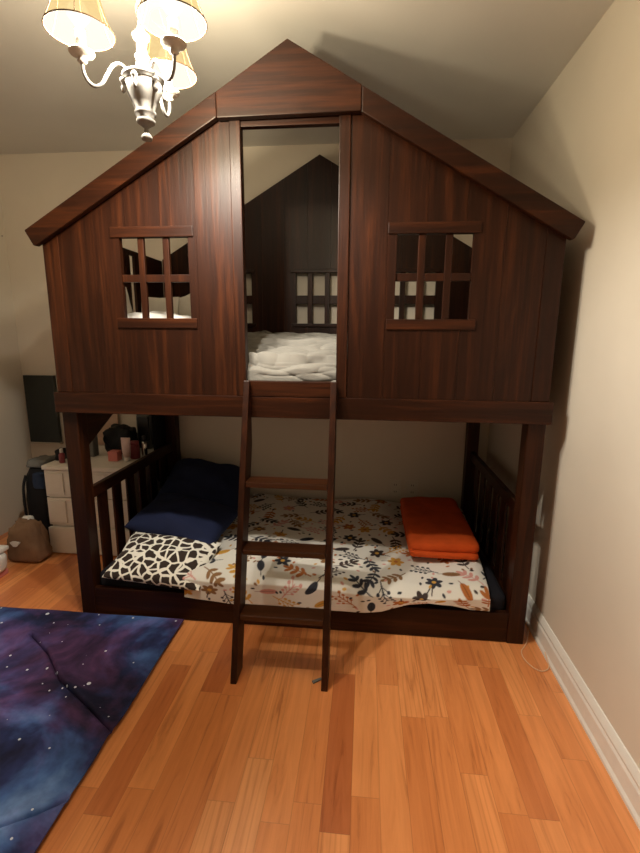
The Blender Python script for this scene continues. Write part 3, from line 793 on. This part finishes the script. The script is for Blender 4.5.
bm = bmesh.new(); add_lathe(bm, [(0.017, ZT), (0.018, ZT + .004), (0.018, ZT + 0.024), (0.016, ZT + 0.028)], -1.135, 0.72, 20); obj('cap', bm, M_WHITEPL, t, smooth=True)
t = thing('jar', 'dark pink jar on the white chest right of the pale tube', 'jar', (-1.118, 0.79, ZT))
bm = bmesh.new(); add_lathe(bm, [(0.027, ZT), (0.030, ZT + .005), (0.030, ZT + 0.075), (0.025, ZT + 0.083)], -1.118, 0.79, 22); obj('jar_body', bm, M_RED, t, smooth=True)
bm = bmesh.new(); add_lathe(bm, [(0.027, ZT + 0.083), (0.027, ZT + 0.105), (0.024, ZT + 0.109)], -1.118, 0.79, 22); obj('lid', bm, M_RED, t, smooth=True)
# dark bag behind
bg = thing('handbag', 'black soft handbag slumped on the back of the white chest', 'bag', (-1.25, 0.90, ZT))
def soft_box(bm, x0, x1, y0, y1, z0, z1, seed, amp=0.02, taper=0.8, r=0.04):
    b2 = bmesh.new(); add_box(b2, -1, 1, -1, 1, -1, 1)
    bmesh.ops.subdivide_edges(b2, edges=b2.edges[:], cuts=9, use_grid_fill=True)
    cx_, cy_, hx, hy = (x0 + x1) / 2, (y0 + y1) / 2, (x1 - x0) / 2, (y1 - y0) / 2
    vm = {}
    for v in b2.verts:
        p = v.co.copy(); k = 0.80
        q = Vector((p.x, p.y, p.z)); m4 = (abs(q.x) ** 5 + abs(q.y) ** 5 + abs(q.z) ** 5) ** 0.2
        q = q / m4 if m4 > 0 else q
        h = (q.z + 1) / 2; tp = 1 - (1 - taper) * h
        n = noise.noise(Vector((p.x * 1.6 + seed, p.y * 1.6, p.z * 1.6 + seed))) + 0.5 * noise.noise(Vector((p.x * 4 + seed, p.y * 4, p.z * 4)))
        w_ = Vector((cx_ + q.x * hx * tp, cy_ + q.y * hy * tp, z0 + h * (z1 - z0)))
        d = Vector((q.x, q.y, q.z if q.z > 0 else 0))
        w_ += d * n * amp * (0.3 + 0.7 * h)
        w_.z = max(w_.z, z0)
        vm[v] = bm.verts.new(w_)
    for f in b2.faces: bm.faces.new([vm[v] for v in f.verts])
    b2.free()
bm = bmesh.new(); soft_box(bm, -1.36, -1.16, 0.83, 0.985, ZT, 0.735, 2.0, 0.02, 0.85); obj('bag_body', bm, M_BLACKFAB, bg, smooth=True)
bm = bmesh.new(); add_tube(bm, smooth_path([(-1.335, 0.845, 0.69), (-1.33, 0.815, 0.66), (-1.29, 0.805, 0.61), (-1.24, 0.812, 0.60), (-1.20, 0.82, 0.64), (-1.19, 0.85, 0.69)], 6), 0.006, 8); obj('strap', bm, M_BLACKFAB, bg, smooth=True)
t = thing('plastic_case', 'rounded green-grey plastic case standing behind the black handbag on the chest', 'case', (-1.157, 1.035, ZT))
bm = bmesh.new(); soft_box(bm, -1.215, -1.10, 1.00, 1.07, ZT, 0.825, 9.0, 0.004, 0.97); obj('case_body', bm, M_GREENGREY, t, smooth=True)
bm = bmesh.new(); add_box(bm, -1.195, -1.12, 0.992, 1.001, 0.62, 0.78, 0.004); obj('front_grille', bm, M_BLACK, t)
t = thing('spray_bottle', 'dark bottle with a shiny metal side at the bed end of the chest', 'bottle', (-1.078, 0.835, ZT))
bm = bmesh.new(); add_lathe(bm, [(0.016, ZT), (0.018, ZT + .004), (0.018, ZT + 0.085), (0.010, ZT + 0.10)], -1.078, 0.835, 20); obj('bottle_body', bm, M_CHROME, t, smooth=True)
bm = bmesh.new(); add_lathe(bm, [(0.010, ZT + 0.10), (0.012, ZT + 0.102), (0.012, ZT + 0.130), (0.009, ZT + 0.133)], -1.078, 0.835, 20); obj('cap', bm, M_BLACK, t, smooth=True)
jk = thing('jacket', 'black jacket hanging from the upper rail at the back of the left bed end', 'jacket', (-1.025, 0.95, 0.40))
bm = bmesh.new(); soft_box(bm, -1.043, -1.0215, 0.875, 1.085, 0.36, 1.05, 15.0, 0.004, 0.9); obj('jacket_body', bm, M_BLACKFAB, jk, smooth=True)
bm = bmesh.new(); soft_box(bm, -1.050, -1.028, 0.865, 0.925, 0.62, 1.02, 17.0, 0.003, 0.9); obj('sleeve', bm, M_BLACKFAB, jk, smooth=True)
tag(prism_obj('lit_wall_patch', [(-1.57, ZT), (-1.39, ZT), (-1.39, 0.835), (-1.57, 0.835)], 1, 1.098, 1.104, M_PEACH, None, 0.001), 'peach sheet added for the lit patch of back wall left of the black handbag', 'panel')  # flat sheet standing in for light falling on the wall
tag(box_obj('green_white_pack', (-1.455, -1.385, 0.78, 0.84, ZT, 0.70), M_GREYFAB, None, 0.006), 'grey pack standing on the chest behind the front left bed post', 'pack')
bm = bmesh.new(); soft_box(bm, -1.69 + .12, -1.645 + .12, 0.66, 0.75, ZT, 0.625, 4.0, 0.006, 0.8)
tag(obj('pouch', bm, M_BLACKFAB, smooth=True), 'small black pouch at the left end of the white chest', 'pouch')
t = thing('dark_red_bottle', 'dark red bottle with white cap beside the small black pouch', 'bottle', (-1.50, 0.64, ZT))
bm = bmesh.new(); add_lathe(bm, [(0.015, ZT), (0.017, ZT + .004), (0.017, ZT + 0.05), (0.009, ZT + 0.062)], -1.50, 0.64, 18); obj('bottle_body', bm, M_RED, t, smooth=True)
bm = bmesh.new(); add_lathe(bm, [(0.010, ZT + 0.062), (0.010, ZT + 0.085), (0.008, ZT + 0.087)], -1.50, 0.64, 18); obj('cap', bm, M_WHITEPL, t, smooth=True)

# ------------------------------------------------------------------ dark board on the back wall
bd = thing('wall_board', 'dark greenish flat board with a pale edge on the back wall above the black backpack', 'board', (-1.935, YB - 0.02, 0.555))
box_obj('board_panel', (-2.050, -1.828, YB - 0.034, YB - 0.006, 0.562, 1.033), M_DARKPANEL, bd, 0.003)
box_obj('board_edge', (-2.055, -1.823, YB - 0.036, YB - 0.001, 0.550, 0.5615), M_PALE, bd, 0.002)

# ------------------------------------------------------------------ backpack, cloth, brown bag, tub
bp_ = thing('backpack', 'black backpack standing between the left wall and the white chest', 'backpack', (-1.70, 0.72, 0))
bm = bmesh.new(); soft_box(bm, -1.79, -1.600, 0.64, 0.88, 0.0, 0.515, 6.0, 0.012, 0.94); obj('bag_body', bm, M_BLACKFAB, bp_, smooth=True)
bm = bmesh.new(); soft_box(bm, -1.70, -1.622, 0.622, 0.66, 0.385, 0.485, 8.0, 0.006, 0.95); obj('front_pocket', bm, M_BLUEPATCH, bp_, smooth=True)
bm = bmesh.new(); add_tube(bm, smooth_path([(-1.765, 0.66, 0.46), (-1.768, 0.632, 0.38), (-1.768, 0.630, 0.22), (-1.765, 0.645, 0.10)], 6), 0.008, 8); obj('strap', bm, M_BLACKFAB, bp_, smooth=True)
bm = bmesh.new(); soft_box(bm, -1.785, -1.625, 0.66, 0.84, 0.505, 0.552, 3.3, 0.012, 0.8)
tag(obj('folded_cloth', bm, M_GREYFAB, smooth=True), 'grey folded cloth lying on top of the black backpack', 'cloth')
br = thing('brown_bag', 'crumpled brown bag on the floor in front of the black backpack', 'bag', (-1.68, 0.50, 0))
bm = bmesh.new(); soft_box(bm, -1.775, -1.53, 0.41, 0.56, 0.0, 0.235, 12.5, 0.028, 0.60)
PY = min(v.co.y for v in bm.verts if abs(v.co.x + 1.69) < 0.045 and abs(v.co.z - 0.125) < 0.045)
obj('bag_body', bm, M_BROWNBAG, br, smooth=True)
bm = bmesh.new()
pts = [(-1.688 + 0.026 * math.cos(t) * (1 + .25 * math.sin(3 * t)), 0.125 + 0.018 * math.sin(t)) for t in [2 * math.pi * q / 14 for q in range(14)]]
add_prism(bm, pts, 1, PY - 0.002, PY + 0.02); obj('white_patch', bm, M_WHITEPL, br, label='small white printed patch')
bm = bmesh.new(); soft_box(bm, -1.715, -1.645, 0.50, 0.56, 0.19, 0.250, 2.5, 0.006, 0.7); obj('paper_lining', bm, M_WHITEPL, br, smooth=True, label='white paper showing at the mouth of the bag')
tb = thing('storage_tub', 'white lidded plastic tub on the floor at the left edge of the photo', 'tub', (-1.80, 0.22, 0))
bm = bmesh.new(); soft_box(bm, -1.93, -1.640, 0.06, 0.33, 0.025, 0.138, 1.0, 0.002, 1.04); obj('tub_body', bm, M_WHITEPL, tb, smooth=True)
box_obj('tub_lid', (-1.94, -1.650, 0.05, 0.335, 0.138, 0.162), M_WHITEPL, tb, 0.008)
box_obj('tub_base', (-1.92, -1.66, 0.07, 0.32, 0.0, 0.03), M_PINK, tb, 0.006, label='pinkish base')

# ------------------------------------------------------------------ small things
for k, (xa, lab) in enumerate(((0.520, 'left one of the two wall outlets above the floral bedspread'), (0.632, 'right one of the two wall outlets, nearer the orange blanket'))):
    o = thing('wall_outlet', lab, 'outlet', (xa, YB, 0.25))
    box_obj('cover_plate', (xa - .038, xa + .038, YB - 0.006, YB - 0.0002, 0.255, 0.372), M_OUTLET, o, 0.003)
    for zc in (0.290, 0.338):
        bm = bmesh.new(); add_box(bm, xa - .016, xa + .016, YB - 0.009, YB - 0.006, zc - .014, zc + .014, 0.003); so = obj('socket', bm, M_OUTLET, o)
        bm = bmesh.new()
        for s in (-1, 1): add_box(bm, xa + s * .0065 - .0015, xa + s * .0065 + .0015, YB - 0.0095, YB - 0.009, zc - .005, zc + .006)
        obj('slots', bm, M_BLACK, so)
bm = bmesh.new()
add_tube(bm, smooth_path([(1.074, 0.10, 0.010), (1.045, 0.03, 0.004), (1.020, -0.015, 0.004), (0.995, -0.050, 0.004), (0.990, -0.095, 0.004), (1.005, -0.140, 0.004), (1.030, -0.165, 0.004), (1.055, -0.160, 0.004), (1.074, -0.138, 0.008), (1.0775, -0.08, 0.03)], 8), 0.0021, 8)
tag(obj('cable', bm, M_CABLE, smooth=True), 'thin pale cable looped on the floor by the right baseboard', 'cable')
bm = bmesh.new(); add_prism(bm, [(0.125, -0.318), (0.158, -0.296), (0.162, -0.305), (0.132, -0.330)], 2, 0.0006, 0.006, 0.001)
tag(obj('paper_scrap', bm, M_GREYFAB), 'tiny grey scrap on the floor inside the right foot of the ladder', 'scrap')
bm = bmesh.new(); add_prism(bm, [(1.095 + 0.004 * math.cos(t), 1.937 + 0.003 * math.sin(t)) for t in [math.pi * q / 6 for q in range(12)]], 0, XL + 0.0002, XL + 0.004)
tag(obj('wall_nail', bm, M_BLACK), 'tiny dark nail head high on the left wall', 'nail')
